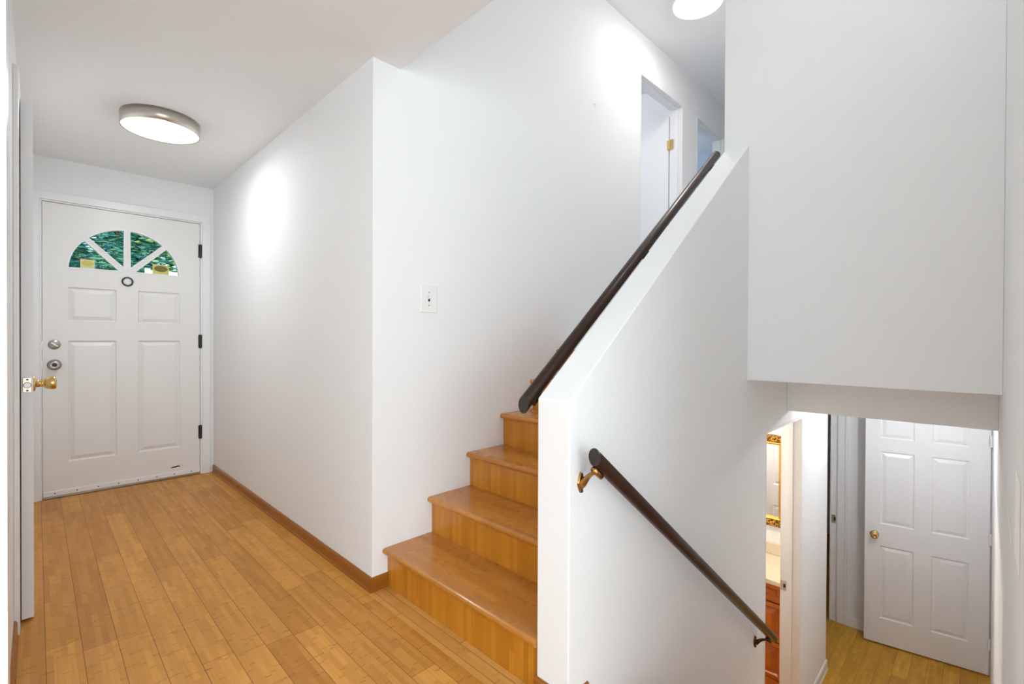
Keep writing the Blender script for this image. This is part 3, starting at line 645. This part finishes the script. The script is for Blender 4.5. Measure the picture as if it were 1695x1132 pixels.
# ------------------------------------------------------------------ bathroom
mir = bpy.data.objects.new('wall_mirror', None); COL.objects.link(mir); mir.location = (4.22, 1.42, -.0215); tag(mir, 'mirror in a carved gilt frame over the bathroom counter', 'mirror')
W2, H2 = .335, .369      # half outer size
boxo('glass', (-.012, -.008, -W2+.075, W2-.075, -H2+.07, H2-.07), M['mirror'], mir)
fo = bmesh.new(); prof = [(0, .001), (0, .022), (.012, .034), (.035, .040), (.055, .026), (.058, .026)]
def frame(prof, name, mat, sub=0):
    bm = bmesh.new(); rings = []
    for ins, dep in prof:
        rings.append([bm.verts.new((-dep, a, b)) for a, b in ((-W2+ins, -H2+ins), (W2-ins, -H2+ins), (W2-ins, H2-ins), (-W2+ins, H2-ins))])
    for a, b in zip(rings, rings[1:]):
        for i in range(4): bm.faces.new((a[i], a[(i+1) % 4], b[(i+1) % 4], b[i]))
    if sub: bmesh.ops.subdivide_edges(bm, edges=bm.edges[:], cuts=sub, use_grid_fill=True)
    return fin(name, bm, mat, mir)
fr = frame(prof, 'carved_frame', M['gilt'], 3); fo.free()
frame([(.058, .018), (.058, .030), (.064, .034), (.070, .030), (.078, .018), (.080, .012), (.080, .008)], 'inner_bead', M['gold'])
# scroll ornaments along the frame
def scroll(cy, cz, s, flip=1):
    bm = bmesh.new(); pts = []; rr = []
    for k in range(16):
        a = k*.42; r_ = s*(.2+.055*k); pts.append((-.036-.004*math.sin(k), cy+flip*r_*math.cos(a), cz+r_*math.sin(a))); rr.append(.0025+.0025*math.sin(math.pi*k/15))
    tube(bm, pts, rr, 8); return fin('scroll_ornament', bm, M['gold'], fr, smooth=True)
for i in range(9):
    y = -W2+.04+i*(2*W2-.08)/8
    scroll(y, H2-.030, .024, (-1)**i); scroll(y, -H2+.030, .024, (-1)**i)
for i in range(1, 9):
    z = -H2+.03+i*(2*H2-.06)/9
    scroll(-W2+.03, z, .022, (-1)**i); scroll(W2-.03, z, .022, (-1)**i)
van = bpy.data.objects.new('vanity_cabinet', None); COL.objects.link(van); van.location = (4.22, 1.55, ZL); tag(van, 'cherry wood vanity cabinet with drawers under the pale counter', 'cabinet')
VX = 3.77-4.22
boxo('body', (VX+.021, -.001, -.555, .560, .03, .798), M['cherryshade'], van); boxo('toe_kick', (VX+.08, -.001, -.545, .545, 0, .03), M['black'], van); boxo('bottom_rail', (VX+.002, VX+.02, -.55, .56, .03, .10), M['cherry'], van)
def drawer(y0, y1, z0, z1, nm='drawer'):
    bm = bmesh.new(); rings = []
    for ins, dep in ((0, 0), (0, .018), (.028, .020), (.036, .006), (.044, .004), (.078, .017), (.080, .017)):
        i_ = min(ins, (min(y1-y0, z1-z0))/2-.008)
        rings.append([bm.verts.new((VX+.019-dep, a, b)) for a, b in ((y0+i_, z0+i_), (y1-i_, z0+i_), (y1-i_, z1-i_), (y0+i_, z1-i_))])
    for a, b in zip(rings, rings[1:]):
        for i in range(4): bm.faces.new((a[i], a[(i+1) % 4], b[(i+1) % 4], b[i]))
    bm.faces.new(rings[0]); bm.faces.new(rings[-1])
    return fin(nm, bm, M['cherry'], van)
for z0, z1 in ((.668, .794), (.386, .655), (.110, .374)): drawer(-.540, -.215, z0, z1)
for y0, y1 in ((-.205, .175), (.185, .555)): drawer(y0, y1, .110, .794, 'door')
ct = bpy.data.objects.new('countertop', None); COL.objects.link(ct); ct.location = (4.22, 1.55, ZL+.7985); tag(ct, 'pale laminate bathroom countertop with a backsplash', 'countertop')
boxo('slab', (VX-.025, -.001, -.5655, .565, 0, .036), M['counter'], ct, bevel=.006); boxo('backsplash', (-.021, -.001, -.5655, .565, .0365, .125), M['counter'], ct, bevel=.003)
# ------------------------------------------------------------------ outside, seen through the fan window
struct(boxo('ground', (-40, 40, 5.0, 60, -.35, -.25), M['lawn']), 'green lawn outside', 'ground')
def tree(loc, h, rc, n, mats, ls_, label, low=.8, nm='tree', droop=False):
    root = bpy.data.objects.new(nm, None); COL.objects.link(root); root.location = loc; tag(root, label, 'tree', 'trees outside the front door')
    bm = bmesh.new(); tube(bm, [(0, 0, 0), (.08, 0, h*.35), (-.05, .05, h*.7), (0, 0, h*.97)], [.17, .13, .08, .02], 10)
    tips = []
    for k in range(26):
        a = random.uniform(0, 6.28); z0 = random.uniform(low*.8, h*.85); L_ = rc*random.uniform(.6, 1)*(1-(z0/h)**2*.6)
        e = (L_*math.cos(a), L_*math.sin(a), z0+random.uniform(-.1, .6)*(-.6 if droop else 1))
        tube(bm, [(0, 0, z0), tuple((e[i]*.5+(z0*.5 if i == 2 else 0)) for i in range(3)), e], [.045, .028, .01], 6); tips.append((z0, e))
    fin('trunk', bm, M['bark'], root, smooth=True)
    for mi, mat in enumerate(mats):
        bm = bmesh.new()
        for k in range(n//len(mats)):
            z0, e = random.choice(tips); f_ = random.uniform(.25, 1.08); sp_ = .32
            p = Vector((e[0]*f_+random.gauss(0, sp_), e[1]*f_+random.gauss(0, sp_), z0+(e[2]-z0)*f_+random.gauss(0, sp_)))
            q = Vector((random.gauss(0, 1), random.gauss(0, 1), random.gauss(0, 1))).to_track_quat('Z', 'Y'); s = ls_*random.uniform(.6, 1.3)
            w_ = .42 if not droop else .16
            vs = [bm.verts.new(p+q @ Vector(c)) for c in ((-s, 0, 0), (-.2*s, -w_*s, .1*s), (s, 0, 0), (-.2*s, w_*s, .1*s))]; bm.faces.new(vs)
        fo_ = fin('foliage', bm, mat, root)
    return root
tree((-.55, 9.4, -.25), 6.5, 1.9, 9500, (M['leaf'], M['needle']), .07, 'airy leafy tree outside seen through the left panes', .8)
tree((1.8, 19.0, -.25), 8.5, 2.3, 13000, (M['needle'], M['needle'], M['leaf']), .17, 'dark evergreen tree outside behind the middle panes', .5, droop=True)
tree((3.5, 13.4, -.25), 5.0, 2.0, 10000, (M['lime'], M['leaf']), .09, 'bright green tree outside behind the rightmost pane', .5)
fe = bpy.data.objects.new('clapboard', None); COL.objects.link(fe); fe.location = (1.35, 7.0, -.25); tag(fe, 'white board panel standing in for a house low through the fan window', 'clapboard')  # near panel standing in for the white neighbouring house
bm = bmesh.new()
for k in range(17): box(bm, -.42, .55, 0, .02, .126*k+.02, .126*k+.14)
fin('board_panel', bm, M['siding'], fe, bevel=.003)
for x in (-.44, .53): boxo('post', (x, x+.05, .0205, .08, 0, 2.18), M['siding'], fe)
